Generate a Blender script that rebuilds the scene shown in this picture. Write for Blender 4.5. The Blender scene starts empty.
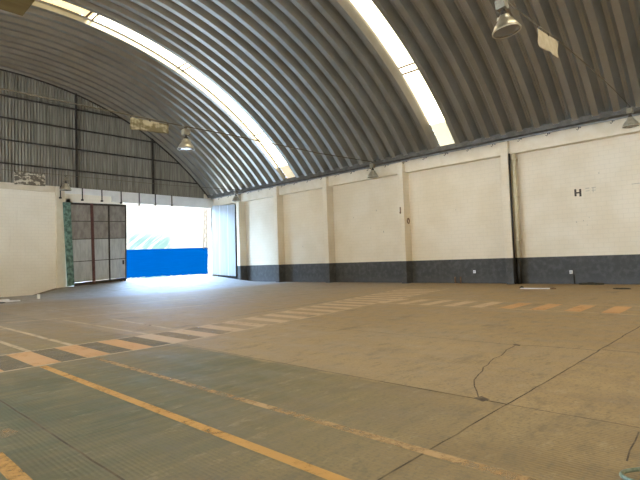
import bpy, bmesh, math, random
from mathutils import Vector, Matrix
random.seed(7)
PI = math.pi
sc = bpy.context.scene
col = sc.collection

# ------------------------------------------------------------------ place
XR = 24.80          # face of the right wall
XL = -8.46          # face of the left wall
YE = 36.07          # face of the end wall
YB = -16.0          # back wall
VX, VZ, VR = 8.096, -6.376, 21.047   # vault circle (inner side)

# ------------------------------------------------------------------ materials
def mat(name, color=(.5, .5, .5), rough=.7, metal=0.0, spec=.3):
    m = bpy.data.materials.new(name); m.use_nodes = True
    b = m.node_tree.nodes['Principled BSDF']
    b.inputs['Base Color'].default_value = (*color, 1)
    b.inputs['Roughness'].default_value = rough
    b.inputs['Metallic'].default_value = metal
    b.inputs['Specular IOR Level'].default_value = spec
    return m

class NG:
    def __init__(s, m):
        s.t = m.node_tree; s.b = s.t.nodes['Principled BSDF']
        s.tc = s.t.nodes.new('ShaderNodeTexCoord').outputs['Object']
    def n(s, kind, **kw):
        x = s.t.nodes.new(kind)
        for k, v in kw.items(): setattr(x, k, v)
        return x
    def link(s, a, b): s.t.links.new(a, b)
    def mapping(s, scale=(1, 1, 1), loc=(0, 0, 0), src=None):
        x = s.n('ShaderNodeMapping'); x.inputs['Scale'].default_value = scale; x.inputs['Location'].default_value = loc
        s.link(src or s.tc, x.inputs['Vector']); return x.outputs[0]
    def noise(s, scale, vec=None, detail=6, rough=.6):
        x = s.n('ShaderNodeTexNoise'); x.inputs['Scale'].default_value = scale
        x.inputs['Detail'].default_value = detail; x.inputs['Roughness'].default_value = rough
        s.link(vec or s.tc, x.inputs['Vector']); return x.outputs['Fac']
    def ramp(s, fac, a, b, va=0., vb=1.):
        x = s.n('ShaderNodeMapRange'); x.interpolation_type = 'SMOOTHSTEP'
        s.link(fac, x.inputs[0])
        for i, v in enumerate((a, b, va, vb)): x.inputs[i + 1].default_value = v
        return x.outputs[0]
    def math(s, op, a, b=None, clamp=False):
        x = s.n('ShaderNodeMath', operation=op); x.use_clamp = clamp
        for i, v in enumerate((a, b)):
            if v is None: continue
            if isinstance(v, (int, float)): x.inputs[i].default_value = v
            else: s.link(v, x.inputs[i])
        return x.outputs[0]
    def mix(s, fac, a, b):
        x = s.n('ShaderNodeMix', data_type='RGBA')
        if isinstance(fac, (int, float)): x.inputs['Factor'].default_value = fac
        else: s.link(fac, x.inputs['Factor'])
        for k, v in (('A', a), ('B', b)):
            i = [q for q in x.inputs if q.name == k and q.type == 'RGBA'][0]
            if isinstance(v, tuple): i.default_value = (*v, 1)
            else: s.link(v, i)
        return [q for q in x.outputs if q.type == 'RGBA'][0]
    def xyz(s, src=None):
        x = s.n('ShaderNodeSeparateXYZ'); s.link(src or s.tc, x.inputs[0]); return x.outputs
    def color(s, c): s.link(c, s.b.inputs['Base Color'])
    def bump(s, h, strength=.3, dist=.02):
        x = s.n('ShaderNodeBump'); x.inputs['Strength'].default_value = strength; x.inputs['Distance'].default_value = dist
        s.link(h, x.inputs['Height']); s.link(x.outputs[0], s.b.inputs['Normal'])

def noisy(name, c1, c2, scale=2., rough=.7, metal=0., stretch=(1, 1, 1), lo=.35, hi=.65, spec=.3, bump=0):
    m = mat(name, c1, rough, metal, spec); g = NG(m)
    f = g.noise(scale, g.mapping(stretch)); g.color(g.mix(g.ramp(f, lo, hi), c1, c2))
    if bump: g.bump(f, bump, .01)
    return m

def floor_material():
    m = mat('worn_concrete_floor', (.3, .25, .18), .62, 0, .35); g = NG(m)
    X, Y, Z = g.xyz()
    big = g.noise(.28, detail=5); mid = g.noise(1.3, g.mapping((1.6, .7, 1)), 7, .65); fine = g.noise(26, detail=3)
    streak = g.noise(1.0, g.mapping((.35, 5.0, 1)), 6, .7)
    tan1, tan2 = (.25, .162, .068), (.35, .24, .110)
    grn1, grn2 = (.078, .086, .036), (.17, .135, .055)
    pink1, pink2 = (.215, .155, .092), (.33, .255, .17)
    tan = g.mix(g.ramp(mid, .35, .68), tan1, tan2)
    tan = g.mix(g.math('MULTIPLY', g.ramp(big, .52, .66), .45), tan, (.23, .17, .10))
    green = g.mix(g.ramp(g.math('ADD', g.math('MULTIPLY', streak, .6), g.math('MULTIPLY', mid, .4)), .38, .62), grn1, grn2)
    far = g.mix(g.ramp(g.math('ADD', g.math('MULTIPLY', streak, .5), g.math('MULTIPLY', mid, .5)), .36, .64), pink1, pink2)
    # painted green bay on the near left, bare slab beyond the joints
    gx = g.ramp(g.math('ADD', X, g.math('MULTIPLY', mid, .5)), 4.98, 5.1, 1, 0)
    gy = g.ramp(g.math('ADD', Y, g.math('MULTIPLY', big, 6)), 7.5, 17, 1, .12)
    gfac = g.math('MULTIPLY', gx, gy)
    gfac = g.math('MULTIPLY', gfac, g.ramp(g.math('ADD', g.math('SUBTRACT', Y, g.math('MULTIPLY', X, .55)), g.math('MULTIPLY', mid, 4.0)), 1.0, 6.5, .12, 1))
    base = g.mix(g.ramp(g.math('ADD', Y, g.math('MULTIPLY', big, 5)), 12, 22), tan, far)
    c = g.mix(gfac, base, green)
    # gate daylight around the ramp, put into the floor colour as pale grey
    rmask = g.math('ADD', g.math('SUBTRACT', Y, g.math('MULTIPLY', g.math('ABSOLUTE', g.math('SUBTRACT', X, 14)), .12)), g.math('MULTIPLY', g.math('SUBTRACT', mid, .5), 2.5))
    c = g.mix(g.ramp(rmask, 23.2, 26.2), c, g.mix(mid, (.25, .25, .25), (.32, .32, .32)))
    foot_shade = g.math('MULTIPLY', g.ramp(g.math('ADD', Y, g.math('MULTIPLY', mid, .5)), 35.2, 35.7), g.ramp(X, 11.6, 12.2, 1, 0))  # shade along the wall foot, painted in as a brown strip
    c = g.mix(g.math('MULTIPLY', foot_shade, .85), c, (.15, .105, .06))
    # lighter patch slab between the sawn joints
    px = g.math('MULTIPLY', g.ramp(X, 4.8, 4.86), g.math('MULTIPLY', g.ramp(X, 7.9, 9.2, 1, 0), g.ramp(Y, 2.02, 2.06)))
    c = g.mix(g.math('MULTIPLY', px, .35), c, (.36, .255, .13))
    # raking grooves of the broomed slab and tyre stains
    w = g.n('ShaderNodeTexWave', wave_type='BANDS', bands_direction='X'); w.inputs['Scale'].default_value = 8.0
    w.inputs['Distortion'].default_value = 1.5; w.inputs['Detail'].default_value = 2
    g.link(g.mapping((1, .25, 1)), w.inputs['Vector'])
    c = g.mix(g.math('MULTIPLY', g.ramp(w.outputs['Fac'], .75, 1), .16), c, (.13, .105, .07))
    c = g.mix(g.math('MULTIPLY', g.ramp(g.noise(.9, g.mapping((.5, 1.4, 1), (3, 1, 0)), 8, .7), .54, .68), .55), c, (.15, .11, .06))
    c = g.mix(g.math('MULTIPLY', g.ramp(fine, .48, .70), .42), c, (.11, .09, .055))
    blot = g.noise(3.2, g.mapping((.8, 1.6, 1), (7, 2, 0)), 8, .75)
    c = g.mix(g.math('MULTIPLY', g.ramp(blot, .50, .66), .42), c, (.12, .095, .055))
    c = g.mix(g.math('MULTIPLY', g.ramp(blot, .32, .46, 1, 0), .30), c, (.42, .33, .20))
    g.color(c); g.bump(g.math('ADD', fine, w.outputs['Fac']), .12, .01)
    g.link(g.ramp(mid, .3, .7, .5, .75), g.b.inputs['Roughness'])
    return m

def worn_paint(name, c1, c2, amount=.5, scale=9., strength=.85):
    m = mat(name, c1, .7); g = NG(m)
    a = g.noise(scale, detail=8, rough=.75); b = g.noise(1.4, detail=3)
    g.color(g.mix(b, c1, c2))
    f = g.ramp(g.math('ADD', g.math('MULTIPLY', a, .6), g.math('MULTIPLY', b, .4)), amount - .13, amount + .13)
    g.link(g.math('MULTIPLY', f, strength), g.b.inputs['Alpha'])
    return m

def wall_material(name, c1, c2, dado=None, z_dado=1.32, along='Y'):
    m = mat(name, c1, .75, 0, .25); g = NG(m)
    X, Y, Z = g.xyz()
    cb = g.n('ShaderNodeCombineXYZ'); g.link(Y if along == 'Y' else X, cb.inputs[0]); g.link(Z, cb.inputs[1])
    br = g.n('ShaderNodeTexBrick'); g.link(cb.outputs[0], br.inputs['Vector'])
    br.inputs['Scale'].default_value = 1; br.inputs['Brick Width'].default_value = .42; br.inputs['Row Height'].default_value = .21
    br.inputs['Mortar Size'].default_value = .012; br.inputs['Mortar Smooth'].default_value = .5
    n1 = g.noise(.5, detail=5); n2 = g.noise(4, g.mapping((1, 1, 1)), 6)
    c = g.mix(g.ramp(n1, .35, .65), c1, c2)
    c = g.mix(g.math('MULTIPLY', g.ramp(n2, .55, .8), .25), c, tuple(v * .8 for v in c2))
    c = g.mix(g.math('MULTIPLY', br.outputs['Fac'], .22), c, tuple(v * .6 for v in c2))
    drip = g.noise(1, g.mapping((6, 6, .35)), 4)
    c = g.mix(g.math('MULTIPLY', g.ramp(drip, .6, .78), .12), c, (.42, .36, .26))
    if dado:
        d = g.mix(g.ramp(n2, .4, .7), dado, tuple(v * 1.5 for v in dado))
        d = g.mix(g.math('MULTIPLY', g.ramp(g.math('ADD', Z, g.math('MULTIPLY', n2, .5)), .3, .75, 1, 0), .4), d, (.10, .10, .10))
        c = g.mix(g.ramp(Z, z_dado - .01, z_dado + .01, 1, 0), c, d)
    g.color(c)
    g.bump(g.math('SUBTRACT', g.math('MULTIPLY', n2, .6), br.outputs['Fac']), .35, .012)
    return m

M = {}
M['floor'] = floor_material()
M['yellow'] = worn_paint('worn_yellow_paint', (.56, .27, .055), (.62, .34, .10), .40, 14)
M['yellow_faded'] = worn_paint('faded_yellow_paint', (.47, .27, .10), (.52, .34, .16), .46)
M['orange'] = worn_paint('zebra_orange_paint', (.62, .32, .12), (.62, .38, .18), .36, 9, .8)
M['peach'] = worn_paint('zebra_peach_paint', (.64, .44, .26), (.60, .45, .29), .36, 9, .78)
M['cream_line'] = worn_paint('faded_cream_line', (.64, .47, .28), (.60, .47, .30), .38, 6, .75)
M['grey_bar'] = worn_paint('zebra_grey_paint', (.19, .155, .115), (.22, .18, .135), .42, 9, .32)
M['joint'] = noisy('joint_filler', (.075, .055, .030), (.17, .12, .06), 2.5, .9)
M['crack'] = noisy('crack_dirt', (.06, .04, .022), (.14, .10, .06), 12)
M['wall_right'] = wall_material('cream_painted_blockwork_with_dark_dado', (.64, .555, .405), (.69, .615, .48), (.058, .058, .054))
M['wall_end'] = wall_material('cream_painted_blockwork', (.80, .73, .60), (.84, .78, .66), None, along='X')
M['beam'] = noisy('cream_painted_concrete', (.64, .555, .405), (.69, .615, .48), 1.5)
M['pilaster'] = wall_material('cream_painted_pilaster_with_dark_foot', (.64, .555, .405), (.69, .615, .48), (.058, .058, .054))
M['roof'] = noisy('galvanised_roof_sheet', (.29, .278, .24), (.345, .332, .29), .6, .33, .80, (1, 1, .3), spec=.5)
M['gable'] = noisy('weathered_corrugated_sheet', (.18, .16, .125), (.30, .275, .22), 1.6, .6, .25, (7, 1, .25))
M['steel_dark'] = noisy('dark_steel', (.035, .03, .025), (.06, .05, .04), 4, .6, .3)
M['steel_grey'] = noisy('grey_steel', (.20, .20, .20), (.30, .30, .30), 3, .5, .5)
M['sheet_upper'] = noisy('rust_stained_grey_sheet', (.20, .175, .15), (.28, .255, .22), 2.2, .55, .2, (2, 1, .8))
M['sheet_lower'] = noisy('grey_painted_sheet', (.36, .365, .34), (.46, .46, .43), 2.0, .55, .2, (3, 1, .6))
M['mint'] = noisy('flaking_mint_paint', (.055, .10, .08), (.17, .27, .215), 5, .6, 0, (1, 1, .8))
M['red_brown'] = noisy('red_oxide_primer', (.085, .036, .03), (.12, .055, .045), 4, .6)
M['leaf_white'] = noisy('white_painted_sheet', (.235, .245, .24), (.28, .29, .285), 1.2, .5, .0, (3, 3, .3))
M['leaf_seam'] = mat('grey_sheet_seam', (.40, .43, .46), .5, .2)
M['aluminium'] = noisy('dull_spun_aluminium', (.50, .46, .36), (.62, .58, .48), 5, .30, .9)
M['lamp_box'] = noisy('dusty_grey_enamel', (.15, .135, .10), (.22, .20, .15), 6, .6)
M['lens'] = mat('frosted_lamp_glass', (.16, .155, .14), .15, 0, .7)
M['cable'] = mat('dark_cable_sheath', (.13, .11, .07), .6)
M['cloth'] = noisy('dusty_beige_cloth', (.42, .35, .23), (.50, .43, .30), 3, .9)
def banner_mat(name, base, dark, lo, hi, sc_):
    m = mat(name, base, .9); g = NG(m)
    f = g.noise(1.0, g.mapping((sc_, 1, sc_ * 1.8)), 3, .5); f2 = g.noise(.8, g.mapping((6, 1, 1)), 2)
    g.color(g.mix(g.ramp(g.math('ADD', g.math('MULTIPLY', f, .7), g.math('MULTIPLY', f2, .3)), lo, hi), base, dark)); return m
M['cloth_print'] = banner_mat('beige_cloth_with_brown_print', (.40, .35, .24), (.15, .125, .065), .44, .58, 2.2)
M['cloth_pale'] = banner_mat('dark_cloth_with_pale_print', (.12, .105, .08), (.46, .42, .33), .47, .56, 5.)
M['ply'] = noisy('brown_plywood', (.125, .082, .022), (.17, .12, .04), 1.5, .7, 0, (1, 6, 1))
M['timber'] = noisy('dark_timber', (.09, .055, .02), (.13, .085, .035), 3, .7)
M['pipe_cream'] = noisy('cream_painted_pipe', (.50, .44, .29), (.56, .50, .35), 4, .5)
M['pipe_dark'] = mat('dark_painted_pipe', (.02, .018, .014), .5)
M['white_plastic'] = mat('white_plastic', (.75, .75, .72), .4)
M['hose'] = noisy('pale_green_hose', (.085, .11, .065), (.17, .19, .13), 20, .45)
M['rag'] = noisy('dark_rag', (.03, .026, .018), (.06, .05, .035), 9, .9)
M['board_white'] = noisy('white_board', (.62, .61, .62), (.72, .70, .70), 5, .7)
M['sack'] = noisy('dark_sack', (.05, .05, .045), (.12, .11, .09), 9, .9)
M['ink'] = mat('dark_wall_lettering', (.06, .05, .04), .8)
M['faint_ink'] = mat('faded_wall_lettering', (.42, .38, .30), .8)
M['asphalt'] = noisy('pale_concrete_yard', (.62, .62, .62), (.72, .72, .71), .8, .85)
M['rust'] = noisy('rusty_clip', (.14, .08, .045), (.20, .13, .08), 9, .7)
M['lintel'] = noisy('bounce_lit_lintel', (.72, .71, .68), (.78, .77, .74), 1.5)  # whiter copy of the beam colour, ramp bounce light painted in
M['eave'] = noisy('weathered_eave_steel', (.075, .07, .06), (.12, .115, .10), 3, .6, .3)
M['mast'] = mat('pale_grey_mast_paint', (.085, .085, .09), .7)
M['outer'] = mat('outer_render', (.5, .48, .44), .85)

def yard_material():
    m = mat('blue_and_white_yard_wall', (.8, .8, .8), .8); g = NG(m)
    X, Y, Z = g.xyz()
    n = g.noise(2.2, detail=6, rough=.7)
    ragged = g.math('ADD', Z, g.math('MULTIPLY', g.math('SUBTRACT', n, .5), .55))
    lowcut = g.ramp(ragged, .36, .40)
    slope = g.math('SUBTRACT', Z, g.math('MULTIPLY', g.math('SUBTRACT', X, 23.0), .022))
    top = g.ramp(slope, 3.36, 3.39, 1, 0)
    right = g.ramp(g.math('ADD', X, g.math('MULTIPLY', g.math('SUBTRACT', n, .5), .6)), 32.95, 33.0, 1, 0)
    blue = g.math('MULTIPLY', g.math('MULTIPLY', lowcut, top), right)
    # pale cyan streaks leaning across the white part
    u = g.math('ADD', g.math('MULTIPLY', X, .62), g.math('MULTIPLY', Z, -.78))
    cb = g.n('ShaderNodeCombineXYZ'); g.link(u, cb.inputs[0])
    v = g.math('ADD', g.math('MULTIPLY', X, .78), g.math('MULTIPLY', Z, .62)); g.link(v, cb.inputs[1])
    st = g.noise(1, g.mapping((2.0, .16, 1), src=cb.outputs[0]), 4, .6)
    zone = g.math('MULTIPLY', g.ramp(Z, 4.2, 6.4, 1, 0), g.ramp(g.math('ABSOLUTE', g.math('SUBTRACT', X, 25.6)), 2.0, 3.4, 1, 0))
    fac = g.math('MULTIPLY', g.math('MULTIPLY', g.ramp(st, .43, .53), zone), 1.0)
    c = g.mix(fac, (.20, .205, .205), (.065, .115, .125))
    w = g.noise(1, g.mapping((.5, 1, 9)), 5, .7)
    bl = g.mix(w, (.0, .014, .075), (.0, .027, .125)); g.b.inputs['Specular IOR Level'].default_value = 0
    g.color(g.mix(blue, c, bl)); return m
M['yard'] = yard_material()

def glow(name, color, strength):
    m = bpy.data.materials.new(name); m.use_nodes = True; t = m.node_tree
    b = t.nodes['Principled BSDF']; b.inputs['Base Color'].default_value = (.7, .66, .52, 1); b.inputs['Roughness'].default_value = .5
    b.inputs['Emission Color'].default_value = (*color, 1); b.inputs['Emission Strength'].default_value = strength
    return m
SKY_L = 10.5
M['pane'] = glow('sunlit_translucent_panel', (1, .87, .62), SKY_L)
M['pane_yellow'] = glow('sunlit_yellowed_panel', (1, .76, .36), 1.15)
M['pane_dim'] = glow('dim_low_sun_panel', (.95, .90, .66), .75)  # dimmer eave end: weaker sun incidence set into the glow
M['pane_tan'] = glow('tan_low_sun_panel', (1, .78, .48), .55)  # same at the far strip's eave end, weaker sun put into a tan glow

# ------------------------------------------------------------------ mesh helpers
class MB:
    def __init__(s): s.v = []; s.f = []; s.mi = []; s.sm = []
    def face(s, pts, mi=0, smooth=False):
        n = len(s.v); s.v += [tuple(p) for p in pts]; s.f.append(tuple(range(n, n + len(pts)))); s.mi.append(mi); s.sm.append(smooth)
    def idx(s, pts, faces, mi=0, smooth=False):
        n = len(s.v); s.v += [tuple(p) for p in pts]
        for f in faces: s.f.append(tuple(n + i for i in f)); s.mi.append(mi); s.sm.append(smooth)
    def hexa(s, p, mi=0):     # p: 8 points, 0-3 bottom ring, 4-7 top ring
        s.idx(p, [(3, 2, 1, 0), (4, 5, 6, 7), (0, 1, 5, 4), (1, 2, 6, 5), (2, 3, 7, 6), (3, 0, 4, 7)], mi)
    def box(s, x0, x1, y0, y1, z0, z1, mi=0, rz=0, c=None):
        p = [(x0, y0, z0), (x1, y0, z0), (x1, y1, z0), (x0, y1, z0), (x0, y0, z1), (x1, y0, z1), (x1, y1, z1), (x0, y1, z1)]
        if rz:
            c = c or ((x0 + x1) / 2, (y0 + y1) / 2); a, b = math.cos(rz), math.sin(rz)
            p = [(c[0] + (x - c[0]) * a - (y - c[1]) * b, c[1] + (x - c[0]) * b + (y - c[1]) * a, z) for x, y, z in p]
        s.hexa(p, mi)
    def tube(s, pts, r, seg=8, mi=0, cap=True):
        pts = [Vector(p) for p in pts]; rings = []
        for i, p in enumerate(pts):
            d = (pts[min(i + 1, len(pts) - 1)] - pts[max(i - 1, 0)]).normalized()
            a = d.cross(Vector((0, 0, 1)) if abs(d.z) < .9 else Vector((1, 0, 0))).normalized(); b = d.cross(a)
            rr = r[i] if isinstance(r, (list, tuple)) else r
            rings.append([p + rr * (math.cos(2 * PI * k / seg) * a + math.sin(2 * PI * k / seg) * b) for k in range(seg)])
        P = [q for R in rings for q in R]; F = []
        for i in range(len(pts) - 1):
            for k in range(seg):
                k2 = (k + 1) % seg; F.append((i * seg + k, i * seg + k2, (i + 1) * seg + k2, (i + 1) * seg + k))
        if cap: F += [tuple(range(seg))[::-1], tuple((len(pts) - 1) * seg + k for k in range(seg))]
        s.idx(P, F, mi, True)
    def lathe(s, prof, c=(0, 0, 0), seg=28, mi=0, M4=None):
        P = []; F = []
        for (r, z) in prof:
            for k in range(seg):
                a = 2 * PI * k / seg; v = Vector((r * math.cos(a), r * math.sin(a), z))
                if M4: v = M4 @ v
                P.append((v.x + c[0], v.y + c[1], v.z + c[2]))
        for i in range(len(prof) - 1):
            for k in range(seg):
                k2 = (k + 1) % seg; F.append((i * seg + k, i * seg + k2, (i + 1) * seg + k2, (i + 1) * seg + k))
        s.idx(P, F, mi, True)
    def build(s, name, mats, parent=None, bevel=0, fix=True):
        me = bpy.data.meshes.new(name); me.from_pydata(s.v, [], s.f)
        for m in (mats if isinstance(mats, (list, tuple)) else [mats]): me.materials.append(m)
        me.polygons.foreach_set('material_index', s.mi); me.polygons.foreach_set('use_smooth', s.sm)
        if fix:
            b = bmesh.new(); b.from_mesh(me); bmesh.ops.recalc_face_normals(b, faces=b.faces); b.to_mesh(me); b.free()
        o = bpy.data.objects.new(name, me); col.objects.link(o)
        if parent is not None:
            o.parent = parent; o.matrix_parent_inverse = Matrix.Translation(parent.location).inverted() if parent.rotation_euler.z == 0 else parent.matrix_basis.inverted()
        if bevel:
            md = o.modifiers.new('soft_edges', 'BEVEL'); md.width = bevel; md.segments = 2; md.limit_method = 'ANGLE'
        return o

def empty(name, loc, label, cat, group=None):
    o = bpy.data.objects.new(name, None); col.objects.link(o); o.location = loc; o.empty_display_size = .2
    return tag(o, label, cat, group)
def tag(o, label, cat, group=None, kind=None):
    o['label'] = label; o['category'] = cat
    if group: o['group'] = group
    if kind: o['kind'] = kind
    return o
def struct(o): o['kind'] = 'structure'; return o

def sstep(t, a, b):
    t = max(0, min(1, (t - a) / (b - a))); return t * t * (3 - 2 * t)
def lerp_tab(x, tab):
    if x <= tab[0][0]: return tab[0][1]
    for (a, va), (b, vb) in zip(tab, tab[1:]):
        if x <= b: return va + (vb - va) * (x - a) / (b - a)
    return tab[-1][1]
def floor_z(x, y):
    """ramp up to the gate sill, with a low corner left of it"""
    H = lerp_tab(x, [(9.4, -.32), (10.2, -.10), (11.6, .27), (12.2, .29), (16.5, .52), (23.6, .56), (24.3, .50), (24.6, .08)])
    if H < 0: return H * sstep(y, 33.2, 35.2)
    return H * sstep(y, lerp_tab(x, [(10, 34), (13, 29.5), (16, 27.5), (21, 28), (24, 30.0)]) - 1, 36.4)

# ------------------------------------------------------------------ floor
fb = MB()
xs = [XL - .3 + i * .8 for i in range(int((8.0 - XL + .3) / .8) + 1)]
xs += [xs[-1] + .3 * (i + 1) for i in range(int((XR + .25 - xs[-1]) / .3))] + [XR + .25]
ys = [YB - .2 + 1.5 * i for i in range(int((25 - YB + .2) / 1.5) + 1)]
ys += [ys[-1] + .35 * (i + 1) for i in range(int((YE - ys[-1]) / .35))] + [YE + .02]
nx = len(xs)
fb.idx([(x, y, floor_z(x, y)) for y in ys for x in xs],
       [(j * nx + i, j * nx + i + 1, (j + 1) * nx + i + 1, (j + 1) * nx + i) for j in range(len(ys) - 1) for i in range(nx - 1)], 0, True)
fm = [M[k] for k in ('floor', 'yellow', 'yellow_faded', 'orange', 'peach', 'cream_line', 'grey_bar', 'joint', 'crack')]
_lift = [.002]
def flat(pts, mi):
    _lift[0] += .00008
    fb.face([(x, y, floor_z(x, y) + _lift[0]) for x, y in pts], mi)
def line(pts, w, mi, jitter=0):
    pts = [Vector((*p, 0)) for p in pts]
    if jitter:
        q = []
        for a, b in zip(pts, pts[1:]):
            n = max(2, int((b - a).length / .22)); d = (b - a).normalized(); pr = Vector((-d.y, d.x, 0))
            q += [a + (b - a) * i / n + pr * random.uniform(-jitter, jitter) * (i > 0) for i in range(n)]
        pts = q + [pts[-1]]
    _lift[0] += .00008
    L = []; Rr = []
    for i, p in enumerate(pts):
        d = (pts[min(i + 1, len(pts) - 1)] - pts[max(i - 1, 0)]).normalized(); n = Vector((-d.y, d.x, 0)) * w / 2
        L.append(p + n); Rr.append(p - n)
    n = len(pts)
    fb.idx([(p.x, p.y, floor_z(p.x, p.y) + _lift[0]) for p in L + Rr], [(i, i + 1, n + i + 1, n + i) for i in range(n - 1)], mi)
# sawn joints and a wandering crack
line([(1.52, -2), (1.52, 8.4)], .018, 7, .006)
line([(4.83, .2), (4.80, 2.04)], .012, 8, .006)
line([(4.80, 2.04), (4.80, 3.6)], .024, 7, .005)
line([(4.80, 3.6), (4.85, 8.8)], .014, 8, .008)
line([(-3, 2.04), (2.6, 2.03)], .014, 8, .006)
line([(2.6, 2.04), (7.2, 2.03)], .017, 7, .008)
line([(7.2, 2.03), (24.5, 2.0)], .022, 8, .01)
line([(4.77, 2.30), (4.85, 2.36), (5.25, 2.60), (5.78, 2.80), (6.2, 2.93), (6.56, 3.0), (7.3, 3.10), (8.02, 3.2)], .015, 8, .03)
flat([(4.74, 2.26), (4.86, 2.24), (4.92, 2.36), (4.80, 2.40)], 8)
flat([(7.95, 3.12), (8.06, 3.14), (8.1, 3.26), (7.98, 3.24)], 8)
line([(8.02, 3.2), (8.15, 2.7), (8.2, 2.03)], .02, 8, .01)
line([(8.3, 2.0), (8.3, -3)], .018, 8, .01)
line([(4.7, .9), (4.0, .85)], .012, 8, .01)
line([(7.9, 8.2), (8.0, 3.2)], .016, 8, .01)
line([(5.4, 1.0), (5.3, .55)], .04, 8, .02)
line([(8.2, 11.3), (20.5, 13.2)], .035, 8, .01)
# parking / aisle lines
line([(2.49, -2), (2.49, 8.42)], .105, 1)
line([(3.27, 1.2), (3.27, 5.0)], .10, 2)
line([(3.27, 5.0), (3.28, 8.35)], .10, 2)
line([(1.04, 1.5), (1.04, 4.75)], .12, 1)
flat([(1.14, 5.1), (1.34, 5.2), (1.30, 5.42), (1.10, 5.35)], 2)
line([(2.78, 10.1), (2.78, 14.7)], .10, 5)
line([(3.54, 10.1), (3.54, 16.5)], .10, 5)
line([(5.13, 10.2), (5.16, 15.5)], .09, 5)
line([(5.9, 10.4), (6.06, 14.3)], .09, 5)
line([(-4, 14.75), (3.6, 14.72)], .10, 5)
line([(3.9, 16.4), (6.6, 15.9), (10, 15.6)], .12, 5)
line([(6, 19.6), (12, 19.2)], .16, 5)
low = lambda x: lerp_tab(x, [(-3, 8.48), (4.5, 8.52), (9.4, 9.2), (13, 9.9), (21, 11.3)])
upp = lambda x: lerp_tab(x, [(-3, 10.1), (4.5, 10.14), (6.2, 10.22), (9.4, 10.8), (13, 11.7), (21, 13.6)])
line([(x, low(x) - .02) for x in (-3, 0, 3, 4.5, 6, 8, 9.4, 11, 13, 17, 20.5)], .075, 5)
line([(x, upp(x) + .02) for x in (-3, 0, 3, 4.5, 6, 8, 9.4, 11, 13, 17, 20.5)], .075, 5)
for k in range(-3, 22):
    x0 = 2.40 + .80 * k; w = .40
    mi = 3 if k < 3 else 4
    flat([(x0, low(x0)), (x0 + w, low(x0 + w)), (x0 + w, upp(x0 + w)), (x0, upp(x0))], mi)
    if k < 5: flat([(x0 + w, low(x0 + w)), (x0 + .8, low(x0 + .8)), (x0 + .8, upp(x0 + .8)), (x0 + w, upp(x0 + w))], 6)
for k in range(9):                      # second crossing, along the right wall
    y0 = 2.78 + .86 * k
    flat([(13.25, y0), (14.95, y0 + .05), (14.95, y0 + .45), (13.25, y0 + .40)], 3 if k < 4 else 4)
line([(13.1, 1.6), (13.25, 10.3)], .07, 5)
line([(15.1, 2.2), (15.1, 10.6)], .07, 5)
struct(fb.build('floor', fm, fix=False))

# ------------------------------------------------------------------ vault roof
PITCH = .83
sky_c = [-12.0, .45, 12.90, 25.62]   # centre of each translucent strip along the hall
GLOW_W, D_OUT = .95, .38
def roof_profile():
    pts = []                            # (y, radial offset)
    marks = []
    y = 14.62 - PITCH * 40
    centres = []
    while y < YE + 1: centres.append(y); y += PITCH
    for c in centres:
        if any(abs(c - s) < .60 for s in sky_c): continue
        marks.append(('flat', c))
    for k, (t, c) in enumerate(marks):
        pts += [(c - .13, 0), (c + .13, 0)]
        if k + 1 < len(marks):
            n = marks[k + 1][1]
            if n - c > PITCH * 1.3:
                s = min(sky_c, key=lambda q: abs(q - (c + n) / 2))
                pts += [(s - GLOW_W / 2 - .06, D_OUT * .72), (s - GLOW_W / 2, D_OUT), 'GLOW', (s + GLOW_W / 2, D_OUT), (s + GLOW_W / 2 + .06, D_OUT * .72)]
            else:
                pts += [(c + .33, D_OUT), (c + .405, D_OUT), (c + .410, D_OUT - .02), (c + .420, D_OUT - .02), (c + .425, D_OUT), (n - .33, D_OUT)]
    return pts
prof = roof_profile()
A0, A1, NA = -math.asin((VX - (XL + .55)) / VR), math.asin((24.03 - VX) / VR), 110
def vpt(a, y, dr=0): return (VX + (VR + dr) * math.sin(a), y, VZ + (VR + dr) * math.cos(a))
rb = MB(); prev = None; skip = False
angs = [A0 + (A1 - A0) * i / NA for i in range(NA + 1)]
for q in prof:
    if q == 'GLOW': skip = True; continue
    y, d = q
    if YB - .3 <= y <= YE + .35:
        if prev and not skip:
            n = len(rb.v)
            P = [vpt(a, prev[0], prev[1]) for a in angs] + [vpt(a, y, d) for a in angs]
            rb.idx(P, [(i, i + 1, NA + 2 + i, NA + 1 + i) for i in range(NA)], 0, False)
        prev = q
    skip = False
roof = struct(rb.build('ceiling', M['roof'], fix=False))
# outer skin has slots where the translucent strips are, so build it in bands
ob = MB()
edges = [YB - .4]
for s in sky_c: edges += [s - .62, s + .62]
edges += [YE + .4]
for a0, b0 in zip(edges[0::2], edges[1::2]):
    ob.idx([vpt(a, y, .46) for y in (a0, b0) for a in angs], [(i, i + 1, NA + 2 + i, NA + 1 + i) for i in range(NA)], 0, False)
struct(ob.build('outer_roof_skin', M['steel_grey'], roof, fix=False))

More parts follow.
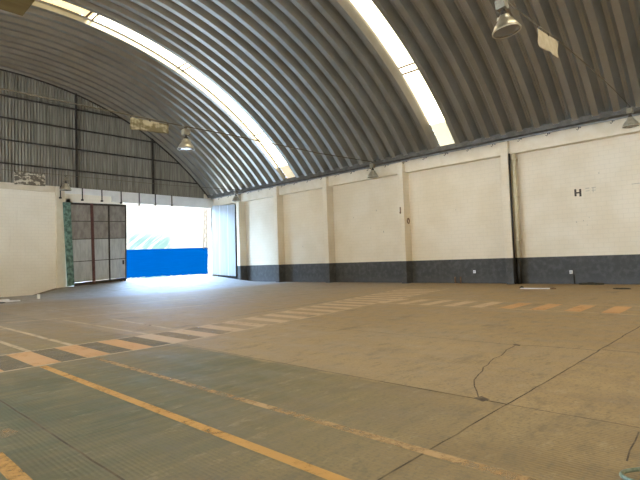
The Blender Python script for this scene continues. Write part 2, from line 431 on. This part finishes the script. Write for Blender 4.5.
def ang_of_x(x): return math.asin((x - VX) / VR)
def skylight(name, s, cuts, mats_):
    root = bpy.data.objects.new(name, None); col.objects.link(root); root.location = vpt(0, s, 0); root['kind'] = 'structure'
    for (x0, x1, m) in cuts:
        a0, a1 = ang_of_x(x0), ang_of_x(x1); n = max(3, int((a1 - a0) / .02)); b = MB()
        aa = [a0 + (a1 - a0) * i / n for i in range(n + 1)]
        ysq = [s - GLOW_W / 2, s + GLOW_W / 2]
        lo = [vpt(a, y, D_OUT + .002) for y in ysq for a in aa]; hi = [vpt(a, y, D_OUT + .03) for y in ysq for a in aa]
        k = n + 1
        b.idx(lo + hi, [(i, i + 1, k + i + 1, k + i) for i in range(n)] + [(2 * k + i, 3 * k + i, 3 * k + i + 1, 2 * k + i + 1) for i in range(n)], 0)
        b.build('pane', M[m], root)
    for (x0, x1, m) in cuts[1:]:
        if m in ('pane_dim', 'pane_tan'): continue
        for dx in (-.16, .16):
            a = ang_of_x(x0 + dx); b = MB()
            b.idx([vpt(a + da, y, D_OUT + dd) for da in (-.0024, .0024) for dd in (-.02, .001) for y in (s - GLOW_W / 2, s + GLOW_W / 2)],
                  [(0, 1, 3, 2), (4, 6, 7, 5), (0, 4, 5, 1), (2, 3, 7, 6), (0, 2, 6, 4), (1, 5, 7, 3)])
            b.build('lap_bar', M['rust'], root)
    return root
xl, xr = XL + .6, 24.0
skylight('window_1', sky_c[3], [(xl, 10.1, 'pane_yellow'), (10.1, 15.5, 'pane'), (15.5, 21.25, 'pane'), (21.25, 23.25, 'pane'), (23.25, xr, 'pane_tan')], None)
skylight('window_2', sky_c[2], [(xl, 9.2, 'pane'), (9.2, 14.8, 'pane'), (14.8, 20.37, 'pane'), (20.37, 23.0, 'pane'), (23.0, xr, 'pane_dim')], None)
skylight('window_3', sky_c[1], [(xl, 9.2, 'pane'), (9.2, 20.3, 'pane'), (20.3, xr, 'pane')], None)
skylight('window_4', sky_c[0], [(xl, 9.2, 'pane'), (9.2, 20.3, 'pane'), (20.3, xr, 'pane')], None)

# ------------------------------------------------------------------ walls
b = MB(); b.box(XR, XR + .3, YB, YE + .3, -.4, 7.35)
# small chips and holes, the dark letter and its faded neighbours painted on the block face
def mark(y0, y1, z0, z1, mi): b.box(XR - .004, XR + .001, y0, y1, z0, z1, mi)
yc = 6.62; zc_ = 4.30                                  # the letter H
mark(yc + .06, yc + .15, zc_ - .16, zc_ + .18, 1); mark(yc - .15, yc - .06, zc_ - .19, zc_ + .16, 1); mark(yc - .1, yc + .1, zc_ - .04, zc_ + .03, 1)
for dy in (.0, .26): mark(yc - .50 - dy, yc - .33 - dy, zc_ + .14, zc_ + .18, 2); mark(yc - .50 - dy, yc - .33 - dy, zc_ + .02, zc_ + .05, 2)
mark(yc - .66, yc - .63, zc_ - .06, zc_ + .16, 2)
for (y, z, s_) in ((6.75, 2.92, .06), (6.45, 2.96, .05), (6.2, 3.1, .04), (6.3, 2.75, .04), (17.9, 3.2, .10), (18.4, 4.6, .09), (20.3, 4.3, .07), (18.9, 3.5, .06), (25.2, 2.6, .08), (22.9, 2.5, .07), (12.9, 4.1, .05), (5.7, 5.1, .05)):
    mark(y - s_ / 3, y + s_ / 3, z - s_ * .6, z + s_ * .6, 2)
b.box(XR - .004, XR, 4.15, 4.45, 4.40, 4.43, 2)
wr = struct(b.build('wall_right', [M['wall_right'], M['ink'], M['faint_ink']]))
b = MB(); b.box(XR - .40, XR, YB, YE, 6.62, 7.30)
tb = struct(b.build('trim_1', M['beam'], bevel=.01))
n_trim = [1]
def trim(bm, m, bevel=0, parent=None):
    n_trim[0] += 1; return struct(bm.build('trim_%d' % n_trim[0], m, parent, bevel))
for y0, y1 in ((9.58, 9.96), (15.89, 16.25), (22.07, 22.45), (27.2, 27.6), (31.94, 32.3), (2.6, 3.0), (-3.6, -3.2), (-9.9, -9.5)):
    b = MB(); b.box(XR - .65, XR + .01, y0, y1, -.05, 7.30); trim(b, M['pilaster'], .012)
# eave channel
b = MB(); b.box(23.90, XR + .3, YB, YE, 7.36, 7.44); b.box(23.90, 24.02, YB, YE, 7.44, 7.62); b.box(XR - .25, XR + .3, YB, YE, 7.30, 7.37)
trim(b, M['eave'])
# end wall: masonry left of the gate, jamb, lintel, right jamb
b = MB(); b.box(XL - .3, 11.6, YE, YE + .3, -.6, 7.28); b.box(11.6, XR + .3, YE, YE + .3, 6.50, 7.28); b.box(24.2, XR + .3, YE, YE + .3, -.2, 6.5)
b.box(11.6, 12.55, YE, YE + .3, -.6, 6.5); b.box(12.25, 16.35, YE, YE + .3, 6.0, 6.5); b.box(23.6, XR + .3, YE + .05, YE + .3, 7.2, 7.7)
we = struct(b.build('wall_end', M['wall_end']))
b = MB(); b.box(XL, 11.55, YE - .14, YE + .01, 6.86, 7.28); trim(b, M['beam'], .01)
b = MB(); b.box(12.1, 15.45, YE - .14, YE + .01, 6.86, 7.28); b.box(15.45, XR - .2, YE - .14, YE + .01, 6.45, 7.28)
trim(b, M['lintel'], .01)
b = MB(); b.box(11.55, 12.1, YE - .22, YE + .01, -.4, 7.28); trim(b, M['beam'], .01)
# corrugated gable above, clipped to the vault
b = MB(); x = XL - .2; step = .0475; k = 0; pts = []
while x < 24.5:
    zt = VZ + math.sqrt(max(.01, (VR + .22) ** 2 - (x - VX) ** 2)); pts.append((x, YE + .10 + .045 * math.cos(2 * PI * k / 4), max(7.25, zt))); x += step; k += 1
n = len(pts)
b.idx([(x, y, 7.22) for x, y, z in pts] + pts, [(i, i + 1, n + i + 1, n + i) for i in range(n - 1)], 0, False)
gable = struct(b.build('wall_gable', M['gable'], fix=False))
b = MB()
b.idx([(x, YE + .32, 7.22) for x, y, z in pts[::4]] + [(x, YE + .32, z) for x, y, z in pts[::4]], [(i, i + 1, len(pts[::4]) + i + 1, len(pts[::4]) + i) for i in range(len(pts[::4]) - 1)])
struct(b.build('outer_sheet', M['steel_grey'], gable, fix=False))
def vz(x, dr=0): return VZ + math.sqrt((VR + dr) ** 2 - (x - VX) ** 2)
for z in (8.54, 10.09, 11.54, 13.0):
    xw = math.sqrt(VR ** 2 - (z - VZ) ** 2)
    b = MB(); b.box(max(XL, VX - xw), VX + xw, YE - .06, YE + .05, z - .042, z + .042); trim(b, M['steel_dark'])
for x in (18.8, 12.98, 7.15, 1.3, -4.5):
    b = MB(); b.box(x - .055, x + .055, YE - .13, YE + .04, 7.25, vz(x) + .05); trim(b, M['steel_dark'])
# closing curve where the roof meets the gable
b = MB(); P = [vpt(a, y, d) for (y, d) in ((YE - .03, -.015), (YE + .08, -.015), (YE + .08, .38), (YE - .03, .38)) for a in angs]; k = NA + 1
b.idx(P, [(j * k + i, j * k + i + 1, ((j + 1) % 4) * k + i + 1, ((j + 1) % 4) * k + i) for j in range(4) for i in range(NA)], 0, False)
trim(b, M['steel_dark'])
# left and back walls (unseen, with open bays added to let daylight in)
b = MB(); b.box(XL - .3, XL, YB, YE + .3, 6.2, 7.5)
for y0 in (YB, -4.0, 8.6, 21.2, 33.8): b.box(XL - .3, XL, y0, min(y0 + 1.4, YE + .3) if y0 < 33 else YE + .3, -.4, 6.2)
struct(b.build('wall_left', M['wall_end']))
b = MB(); b.box(XL - .3, XL + .7, YB, YE + .3, 7.36, 7.46); trim(b, M['steel_dark'])
b = MB(); b.box(XL - .3, XR + .3, YB - .3, YB, 6.0, 7.3); b.box(XL - .3, 0, YB - .3, YB, -.4, 6.0); b.box(10, XR + .3, YB - .3, YB, -.4, 6.0)
pb = [(VX + (VR + .3) * math.sin(a), VZ + (VR + .3) * math.cos(a)) for a in angs]
n = len(pb)
b.idx([(x, YB - .1, 7.25) for x, z in pb] + [(x, YB - .1, z) for x, z in pb], [(i, i + 1, n + i + 1, n + i) for i in range(n - 1)])
struct(b.build('wall_back', M['wall_end']))

# ------------------------------------------------------------------ yard outside the gate
b = MB(); n = 24
xs2 = [6 + i * 2 for i in range(25)]; ys2 = [YE + .02, YE + 1, YE + 4, 44, 50.4]
gz = lambda x, y: lerp_tab(y, [(YE, floor_z(min(max(x, 12.3), 24.2), YE)), (44, .38), (51, .18)])
b.idx([(x, y, gz(x, y)) for y in ys2 for x in xs2], [(j * 25 + i, j * 25 + i + 1, (j + 1) * 25 + i + 1, (j + 1) * 25 + i) for j in range(4) for i in range(24)], 0, True)
for xa in (-70,): b.face([(xa, -60, -.02), (XL - .02, -60, -.02), (XL - .02, 70, -.02), (xa, 70, -.02)]); b.face([(XL - .02, -60, -.02), (60, -60, -.02), (60, YB - .3, -.02), (XL - .02, YB - .3, -.02)])  # unseen ground beyond the open bays, added to bounce sunlight in
o = struct(b.build('ground', M['asphalt'], fix=False))
b = MB(); b.box(6, 54, 50, 50.3, -.3, 8.9); struct(b.build('wall_yard', M['yard']))
mast = empty('lattice_mast', (32.7, 49.9, 3.4), 'thin pale lattice mast against the white yard wall beside the folded white gate leaf', 'mast')
for x0, x1 in ((32.35, 32.62), (32.85, 32.95)):
    bm = MB(); bm.tube([(x0, 49.9, 3.42), (x1, 49.9, 8.3)], .045, 6); bm.build('rail', M['mast'], mast)
for i in range(9):
    z0, z1 = 3.5 + .52 * i, 3.5 + .52 * (i + 1); f0, f1 = (z0 - 3.42) / 4.88, (z1 - 3.42) / 4.88
    a = (32.35 + .27 * f0, 49.9, z0); b_ = (32.85 + .10 * f1, 49.9, z1)
    if i % 2: a, b_ = (32.85 + .10 * f0, 49.9, z0), (32.35 + .27 * f1, 49.9, z1)
    bm = MB(); bm.tube([a, b_], .03, 6); bm.build('brace', M['mast'], mast)

# ------------------------------------------------------------------ gate leaves
def quad_map(c):       # c: bottom-left, bottom-right, top-right, top-left
    c = [Vector(p) for p in c]
    nrm = (c[1] - c[0]).cross(c[3] - c[0]).normalized()
    def P(u, v, d=0): return (c[0] * (1 - u) + c[1] * u) * (1 - v) + (c[3] * (1 - u) + c[2] * u) * v + nrm * d
    return P
def slab(P, u0, u1, v0, v1, d0, d1, mi=0, bm=None):
    bm = bm or MB()
    bm.hexa([P(u0, v0, d0), P(u1, v0, d0), P(u1, v0, d1), P(u0, v0, d1), P(u0, v1, d0), P(u1, v1, d0), P(u1, v1, d1), P(u0, v1, d1)], mi); return bm
yL = 35.72
GL = empty('gate_leaf', (14.2, yL, .45), 'tall grey steel gate leaf with flaking mint edge post and red-brown upright', 'gate')
P = quad_map([(12.17, yL, .33), (16.33, yL, .56), (16.42, yL, 6.27), (11.93, yL, 6.17)])
us = [.105, .425, .70, .985]; vs = [.03, .285, .555, .775, .985]
for i in range(3):
    for j in range(4):
        bm = slab(P, us[i] + .006, us[i + 1] - .006, vs[j] + .004, vs[j + 1] - .004, -.02, .02)
        bm.build('sheet', M['sheet_lower'] if j < 2 else M['sheet_upper'], GL)
bm = slab(P, 0, .105, 0, 1, -.06, .09); bm.build('edge_post', M['mint'], GL, bevel=.008)['label'] = 'mint green edge post with flaking paint'
bm = slab(P, .405, .450, 0, 1, -.01, .08); bm.build('upright', M['red_brown'], GL, bevel=.006)['label'] = 'red-brown upright'
bm = slab(P, .688, .712, 0, 1, -.01, .06); bm.build('upright', M['steel_dark'], GL)
fr = MB()
slab(P, .105, 1, .975, 1, -.04, .05, 0, fr); slab(P, .105, 1, 0, .03, -.04, .06, 0, fr); slab(P, .98, 1, 0, 1, -.04, .05, 0, fr)
for v in vs[1:-1]: slab(P, .105, .98, v - .004, v + .004, -.03, .035, 0, fr)
fr.build('frame', M['steel_dark'], GL)
bm = MB(); bm.tube([P(.105, .0, -.02) - Vector((0, 0, .012)), P(1, .0, -.02) - Vector((0, 0, .012))], .055, 8); bm.build('bottom_rail', M['rust'], GL)
for u in (.90, .975):
    bm = MB(); c = P(u, 0, .02); bm.tube([c + Vector((0, -.04, -.02)), c + Vector((0, .06, -.02))], .075, 16); bm.build('roller', M['steel_dark'], GL)
bm = MB(); bm.box(16.05, 16.12, yL - .16, yL - .04, 1.75, 2.05); bm.build('latch', M['steel_dark'], GL)

xR2 = 24.12
GR = empty('gate_leaf', (xR2, 34.2, .55), 'white painted sheet gate leaf folded back against the right wall beside the opening', 'gate')
P = quad_map([(xR2, 35.95, .64), (xR2, 32.50, .47), (xR2, 32.38, 6.42), (xR2, 35.72, 6.66)])
for i, (u0, u1) in enumerate(((.0, .35), (.35, .70), (.70, 1.0))):
    bm = slab(P, u0 + .004, u1 - .004, 0.0, 1, -.02, .02); bm.build('sheet', M['leaf_white'], GR)
for u in (.35, .70): slab(P, u - .012, u + .012, 0, 1, -.02, .028).build('seam', M['leaf_seam'], GR)
fr = MB(); slab(P, .988, 1.008, -.01, 1.0, -.12, -.02, 0, fr); slab(P, 0, 1, .98, 1, -.10, -.02, 0, fr); slab(P, 0, 1, 0, .02, -.10, -.02, 0, fr)
fr.build('frame', M['steel_dark'], GR)

# short drop brackets under the gable rail
for i, (x, zb, which) in enumerate(((11.80, 6.50, 'beside the cream jamb pier, leftmost of the seven'), (13.30, 6.46, 'above the mint edge post side of the grey gate leaf'),
                                   (14.68, 6.48, 'above the middle of the grey gate leaf'), (16.12, 6.43, 'above the free right edge of the grey gate leaf'),
                                   (17.55, 6.36, 'over the open gateway, nearest the grey gate leaf'), (18.9, 6.44, 'over the middle of the open gateway, second from the right'), (20.35, 6.50, 'over the open gateway, rightmost of the seven'))):
    fy = -.11 if i == 0 else 0
    e = empty('drop_bracket', (x, YE - .2 + fy, 7.3), 'dark steel drop bracket ' + which, 'bracket', 'drop brackets above the gate')
    bm = MB(); bm.box(x - .027, x + .027, YE - .215 + fy, YE - .142 + fy, zb, 7.30); bm.build('hanger', M['steel_dark'], e)
    bm = MB(); bm.box(x - .09, x + .06, YE - .24 + fy, YE - .142 + fy, zb - .08, zb + .03); bm.build('foot', M['steel_dark'], e)

# ------------------------------------------------------------------ overhead rows: cable, lamps, banners
rows = {
 'far': (31.4, [(-7.75, 7.42), (0, 7.25), (7.9, 7.24), (10.68, 7.25), (17, 7.28), (23.62, 7.46), (23.95, 7.5)]),
 'mid': (17.6, [(-7.75, 7.45), (0, 7.32), (4.06, 7.30), (8.3, 7.28), (10.65, 7.27), (14.4, 7.30), (18.8, 7.28), (23.57, 7.42), (23.95, 7.5)]),
 'near': (4.1, [(-7.75, 7.45), (0, 7.2), (6, 7.08), (10.35, 7.16), (12.7, 7.29), (14.3, 7.42), (17.75, 7.53), (20.5, 7.56), (23.4, 7.50), (23.95, 7.5)])}
where = {'far': 'in front of the corrugated end gable', 'mid': 'crossing the hall between the two roof light strips', 'near': 'nearest the camera at the upper right'}
for k, (y, pts) in rows.items():
    bm = MB(); bm.tube([(x, y, z + .02) for x, z in pts], .016 if k != 'mid' else .026, 6)
    o = bm.build('cable', M['cable'], None)
    tag(o, 'thin dark cable ' + where[k], 'cable', 'cables slung across the hall')
    n_tie = 0
def cable_z(k, x): return lerp_tab(x, rows[k][1]) + .02 - (.026 if k == 'mid' else .016)

lamp_meshes = {}
def lamp(x, y, ztop, label, tilt=(0, 0), size=1.0):
    ztop = cable_z({4: 'near', 17: 'mid', 31: 'far'}[int(y)], x) - .001
    e = empty('pendant_lamp', (x, y, ztop), label, 'lamp', 'pendant lamps on the cables')
    e.rotation_euler = (tilt[0], tilt[1], 0); e.scale = (size,) * 3
    def part(name, m, fn, bevel=0, parent=e):
        if name not in lamp_meshes:
            bm = MB(); fn(bm); o = bm.build(name, m, None, bevel); lamp_meshes[name] = o
        else:
            o = lamp_meshes[name].copy(); col.objects.link(o)
        o.parent = parent; return o
    part('hook', M['steel_dark'], lambda b: (b.tube([(0, 0, 0), (0, 0, -.10)], .02, 8), b.box(-.07, .07, -.03, .03, -.045, -.005)))
    part('ballast_box', M['lamp_box'], lambda b: b.box(-.15, .15, -.13, .13, -.36, -.10), .012)
    part('neck', M['steel_dark'], lambda b: b.lathe([(.055, -.36), (.05, -.44), (.085, -.455), (.085, -.53), (.10, -.56)], seg=20))
    prof = [(.06, -.53), (.12, -.54), (.15, -.60), (.175, -.67), (.24, -.74), (.30, -.82), (.345, -.91), (.365, -.97), (.385, -.975), (.385, -1.0), (.355, -1.0), (.335, -.93), (.28, -.83), (.20, -.74), (.12, -.66)]
    bell = part('reflector', M['aluminium'], lambda b: b.lathe(prof, seg=40))
    part('lens', M['lens'], lambda b: b.lathe([(.0, -.985), (.20, -.987), (.352, -.99), (.352, -.97), (0, -.97)], seg=40))
    def clip(b):
        c = Vector((.172, 0, -.625)); t = Vector((0, 1, 0))
        b.tube([c + t * .045 * math.cos(q) + Vector((.02 * (1 - math.sin(q)), 0, .055 * math.sin(q))) for q in [2 * PI * i / 14 for i in range(15)]], .011, 6, cap=False)
    for k in range(4): part('clip', M['aluminium'], clip).rotation_euler.z = PI / 4 + k * PI / 2
    return e
lamp(10.38, 4.1, 7.10, 'large near pendant lamp at the top right, left of a plain beige cloth', (-.11, -.04), .80)
lamp(23.42, 4.1, 7.50, 'pendant lamp half cut off at the right edge, against the cream wall top', (0, 0), .85)
lamp(10.68, 17.6, 7.27, 'pendant lamp hanging between printed cloth and far roof light strip, mid hall', (0, 0), .93)
lamp(23.50, 17.6, 7.42, 'small pendant lamp against the right wall top, in the bay of the second pier', (0, 0), .92)
lamp(10.66, 31.4, 7.27, 'dull pendant lamp in front of the corrugated gable, beside the grey gate leaf top', (0, 0), .90)
lamp(23.50, 31.4, 7.46, 'tiny pendant lamp above the white folded gate leaf near the far corner', (0, 0), .9)

def banner(x0, x1, y, z0l, z1l, z0r, z1r, m, label):
    kk = {4: 'near', 17: 'mid', 31: 'far'}[int(y)]; z1l, z1r = cable_z(kk, x0) - .04, cable_z(kk, x1) - .04
    e = empty('cloth_banner', ((x0 + x1) / 2, y, (z1l + z1r) / 2), label, 'banner', 'cloths hung on the cables')
    bm = MB(); nx_, nz = 24, 8; P = []
    for side in (-.004, .004):
        for j in range(nz + 1):
            for i in range(nx_ + 1):
                u, v = i / nx_, j / nz; zb = z0l + (z0r - z0l) * u; zt = z1l + (z1r - z1l) * u
                wav = (1 - v) * (.02 * math.sin(u * 9 + x0) + .008 * math.sin(u * 21)) + .01 * math.sin(v * 7 + u * 5)
                P.append((x0 + (x1 - x0) * u, y + side + wav, zb + (zt - zb) * v))
    w = nx_ + 1; N = w * (nz + 1); F = []
    for j in range(nz):
        for i in range(nx_):
            a = j * w + i; F += [(a, a + 1, a + w + 1, a + w), (N + a, N + a + w, N + a + w + 1, N + a + 1)]
    rim = [i for i in range(w)] + [j * w + nx_ for j in range(1, nz + 1)] + [nz * w + i for i in range(nx_ - 1, -1, -1)] + [j * w for j in range(nz - 1, 0, -1)]
    for a, b_ in zip(rim, rim[1:] + rim[:1]): F.append((a, N + a, N + b_, b_))
    bm.idx(P, F, 0, True); bm.build('cloth', m, e)
    for x, z in ((x0 + .03, z1l), ((x0 + x1) / 2, (z1l + z1r) / 2), (x1 - .03, z1r)):
        bm = MB(); bm.box(x - .015, x + .015, y - .02, y + .02, z - .03, cable_z(kk, x)); bm.build('tie', M['steel_dark'], e)
banner(8.30, 9.90, 17.6, 6.76, 7.25, 6.84, 7.27, M['cloth_print'], 'beige cloth with brown print hung on the mid hall cable, left of a lamp')
banner(12.68, 14.26, 4.1, 6.80, 7.28, 6.92, 7.40, M['cloth'], 'plain beige cloth hung on the near cable at the upper right')
banner(7.92, 9.52, 31.4, 6.47, 7.21, 6.50, 7.21, M['cloth_pale'], 'dark cloth with pale print in front of the corrugated end gable')

# eave conduit along the right wall top with its hooks
ec = empty('eave_conduit', (XR - .3, 15, 7.28), 'grey conduit with small hooks running along the top of the right wall', 'conduit')
bm = MB(); bm.tube([(XR - .71, y, 7.27 + .012 * math.sin(y)) for y in [YB + .2 + i * 1.2 for i in range(44)] if y < YE - .2], .045, 8); bm.build('pipe', M['steel_grey'], ec)
y = 4.9
while y < 35:
    bm = MB(); z0 = 7.26
    bm.tube([(XR - .71, y, z0 - .03), (XR - .71, y, z0 - .12), (XR - .73, y + .03, z0 - .17), (XR - .75, y + .08, z0 - .13)], .016, 6); bm.build('hook', M['steel_dark'], ec)
    bm = MB(); bm.box(XR - .73, XR - .402, y - .03, y + .03, 7.24, 7.27); bm.build('bracket', M['steel_grey'], ec)
    y += 1.35

# ------------------------------------------------------------------ wall fittings
dp = empty('downpipe', (24.48, 9.42, 0), 'cream painted downpipe beside a thin dark pipe, running down the right wall', 'pipe')
bm = MB(); bm.tube([(24.48, 9.42, 1.32), (24.48, 9.42, 6.6)], .12, 16); bm.build('pipe', M['pipe_cream'], dp)
bm = MB(); bm.tube([(24.48, 9.42, .01), (24.48, 9.42, 1.32)], .12, 16); bm.build('pipe', M['pipe_dark'], dp)['label'] = 'dark painted pipe foot'
bm = MB(); bm.tube([(24.22, 9.53, .01), (24.22, 9.53, 6.6)], .04, 12); bm.build('thin_pipe', M['pipe_dark'], dp)
for z in (2.2, 4.4, 6.3):
    bm = MB(); bm.box(24.34, 24.62, 9.28, 9.575, z - .03, z + .03); bm.build('strap', M['pipe_cream'], dp)
def outlet(y, z, label, stub):
    e = empty('outlet_box', (XR - .06, y, z), label, 'outlet', 'outlets on the dark dado')
    bm = MB(); bm.box(XR - .06, XR, y - .065, y + .065, z - .07, z + .09); bm.build('box', M['white_plastic'], e, bevel=.01)
    bm = MB(); bm.box(XR - .068, XR - .058, y - .03, y + .03, z - .035, z + .05); bm.build('socket', M['leaf_seam'], e)
    if stub: bm = MB(); bm.tube([(XR - .03, y - .12, z - .1), (XR - .03, y - .12, .02)], .028, 8); bm.build('conduit', M['pipe_dark'], e)
outlet(11.95, .62, 'small white outlet box on the dado, left of the cream downpipe', False)
outlet(7.10, .56, 'small white outlet box with a dark conduit below, right of the cream downpipe', True)
e = empty('stub_pipes', (XR - .15, 12.8, 0), 'two short rusty stub pipes rising at the wall foot, left of the cream downpipe', 'pipe')
for y in (12.72, 13.05): bm = MB(); bm.tube([(XR - .14, y, .0), (XR - .14, y, .36)], .04, 10); bm.build('stub', M['rust'], e)
e = empty('ring_bracket', (24.49, 15.8, 3.7), 'small dark ring bracket on the side of a cream pier of the right wall', 'bracket')
bm = MB(); bm.tube([(24.49 + .11 * math.cos(a), 15.83, 3.70 + .14 * math.sin(a)) for a in [2 * PI * i / 18 for i in range(19)]], .032, 8, cap=False); bm.build('ring', M['rust'], e)
bm = MB(); bm.tube([(24.49, 15.8895, 3.86), (24.49, 15.80, 3.86)], .025, 8); bm.build('stem', M['rust'], e)
bm = MB(); bm.box(24.115, 24.148, 16.10, 16.17, 4.15, 4.55); bm.box(24.08, 24.116, 16.105, 16.165, 4.17, 4.25)
tag(bm.build('switch_plate', M['rust'], None), 'narrow dark plate fixed to the front of a cream pier, above the ring bracket', 'plate')

# ------------------------------------------------------------------ loose things on the floor
bm = MB(); z = .012; bm.box(21.1, 21.22, 6.95, 8.10, z - .011, z + .03, 0, .12)
tag(bm.build('white_batten', M['board_white']), 'thin white batten lying on the floor near the right wall', 'batten')
def lump(name, c, sx, sy, sz, m, label, cat, seed):
    random.seed(seed); me = bmesh.new(); bmesh.ops.create_icosphere(me, subdivisions=3, radius=1)
    for v in me.verts:
        d = 1 + random.uniform(-.12, .12) + .18 * math.sin(v.co.x * 5 + seed) * math.cos(v.co.y * 4)
        v.co = Vector((v.co.x * sx * d, v.co.y * sy * d, max(0, (v.co.z + .25)) * sz * d))
    mesh = bpy.data.meshes.new(name); me.to_mesh(mesh); me.free(); mesh.materials.append(m)
    for p in mesh.polygons: p.use_smooth = True
    o = bpy.data.objects.new(name, mesh); col.objects.link(o); o.location = c
    return tag(o, label, cat)
lump('dark_rag', (24.45, 6.2, .003), .16, .50, .08, M['rag'], 'dark crumpled rag at the foot of the right wall', 'rag', 3)
lump('dark_scrap', (21.8, 4.45, .003), .16, .28, .035, M['rag'], 'flat dark scrap on the floor toward the right edge', 'scrap', 5)
lump('stone', (21.6, 8.25, .003), .07, .08, .06, M['rag'], 'small dark stone left of the white batten on the floor', 'stone', 8)
lump('stone', (21.2, 6.82, .003), .08, .12, .05, M['rust'], 'small brown stone right of the white batten on the floor', 'stone', 9)
# pile by the low corner of the end wall
bm = MB(); bm.box(4.6, 7.15, 27.45, 27.85, .0, .06, 0, -.05); bm.box(4.2, 6.7, 27.5, 27.9, .06, .13, 0, .03)
tag(bm.build('white_board', M['board_white']), 'long white boards lying behind a dark flattened sack at the left edge', 'board')
lump('dark_sack', (5.5, 26.8, .0), .9, .22, .07, M['sack'], 'dark flattened sack in front of white boards at the left edge', 'sack', 12)
bm = MB(); bm.box(8.16, 8.28, 28.25, 28.4, .0, .24)
tag(bm.build('white_block', M['white_plastic'], None, .015), 'small white upright block on the floor before the left wall', 'block')
# hose at the lower right
R_ = .014
hp = [(3.2, 1.36), (3.35, 1.20), (3.48, 1.03), (3.60, .92), (3.69, .85), (3.78, .70), (3.80, .50), (3.92, .36), (4.08, .36), (4.14, .50), (4.08, .64), (3.96, .745), (3.885, .805), (3.82, .845), (3.745, .845), (3.705, .79), (3.70, .68), (3.66, .50), (3.7, .2), (3.9, -.3)]
bm = MB(); bm.tube([Vector((x - .12, y - .03, R_ + (0 if i < 6 else .026 if i < 17 else .004))) for i, (x, y) in enumerate(hp)], R_, 10)
o = bm.build('garden_hose', M['hose'], None)
sub = o.modifiers.new('round', 'SUBSURF'); sub.levels = 1; sub.render_levels = 2
tag(o, 'pale green hose looping on the floor at the lower right corner', 'hose')

# ------------------------------------------------------------------ brown platform overhead, top left
pl = empty('loft_platform', (-3, 1.5, 4.0), 'brown plywood platform overhead, its corner showing at the top left', 'platform')
bm = MB(); bm.box(XL + .02, 1.40, -2.4, 5.24, 4.00, 4.06); bm.build('deck', M['ply'], pl)
for y in (-2.3, .1, 2.6):
    bm = MB(); bm.box(XL + .02, 1.25, y - .05, y + .05, 4.06, 4.20); bm.build('joist', M['timber'], pl)
for x in (.2,):
    for y in (-2.3,):
        bm = MB(); bm.box(x - .06, x + .06, y - .06, y + .06, 0, 4.0); bm.build('post', M['timber'], pl)
bm = MB(); bm.box(-3.06, -2.94, 4.9, 5.02, 0, 4.0); bm.build('post', M['timber'], pl)

# ------------------------------------------------------------------ light
w = bpy.data.worlds.new('sky'); sc.world = w; w.use_nodes = True
bg = w.node_tree.nodes['Background']; bg.inputs[1].default_value = 4.0
wt = w.node_tree; tc = wt.nodes.new('ShaderNodeTexCoord'); sp = wt.nodes.new('ShaderNodeSeparateXYZ'); mr = wt.nodes.new('ShaderNodeMapRange'); mx = wt.nodes.new('ShaderNodeMix'); mx.data_type = 'RGBA'
mr.interpolation_type = 'SMOOTHSTEP'
for i, v in enumerate((.15, .75, 0, 1)): mr.inputs[i + 1].default_value = v
wt.links.new(tc.outputs['Generated'], sp.inputs[0]); wt.links.new(sp.outputs['Y'], mr.inputs[0]); wt.links.new(mr.outputs[0], mx.inputs['Factor'])
[q for q in mx.inputs if q.name == 'A' and q.type == 'RGBA'][0].default_value = (1.0, .90, .72, 1)      # warm haze on the sun's side
[q for q in mx.inputs if q.name == 'B' and q.type == 'RGBA'][0].default_value = (5.0, 7.8, 12.0, 1)      # clear blue opposite
wt.links.new([q for q in mx.outputs if q.type == 'RGBA'][0], bg.inputs[0])
sun = bpy.data.lights.new('sun', 'SUN'); sun.energy = 24.0; sun.angle = .009; sun.color = (1, .92, .76)
so = bpy.data.objects.new('sun', sun); col.objects.link(so)
d = Vector((.25, .62, -.85)).normalized(); so.rotation_euler = d.to_track_quat('-Z', 'Y').to_euler(); so.location = (0, -20, 40)

# ------------------------------------------------------------------ camera
F, YAW, PIT, ROL = 480.73, .8134, .0434, -.0338
fw = Vector((math.sin(YAW) * math.cos(PIT), math.cos(YAW) * math.cos(PIT), math.sin(PIT)))
r = Vector((math.cos(YAW), -math.sin(YAW), 0)); u = r.cross(fw)
c, s = math.cos(ROL), math.sin(ROL); r, u = c * r + s * u, -s * r + c * u
cam = bpy.data.cameras.new('camera'); cam.sensor_width = 36; cam.lens = F * 36 / 640; cam.clip_start = .05
co = bpy.data.objects.new('camera', cam); col.objects.link(co)
mw = Matrix.Identity(4)
for i in range(3): mw[i][0], mw[i][1], mw[i][2] = r[i], u[i], -fw[i]
mw[0][3], mw[1][3], mw[2][3] = 0, 0, 1.5
co.matrix_world = mw; sc.camera = co

sc.view_settings.view_transform = 'Standard'; sc.view_settings.look = 'None'; sc.view_settings.gamma = 1
sc.view_settings.use_curve_mapping = False; sc.view_settings.exposure = -0.06
sc.cycles.use_denoising = True
sc.cycles.max_bounces = 8; sc.cycles.diffuse_bounces = 5; sc.cycles.glossy_bounces = 3; sc.cycles.transparent_max_bounces = 12
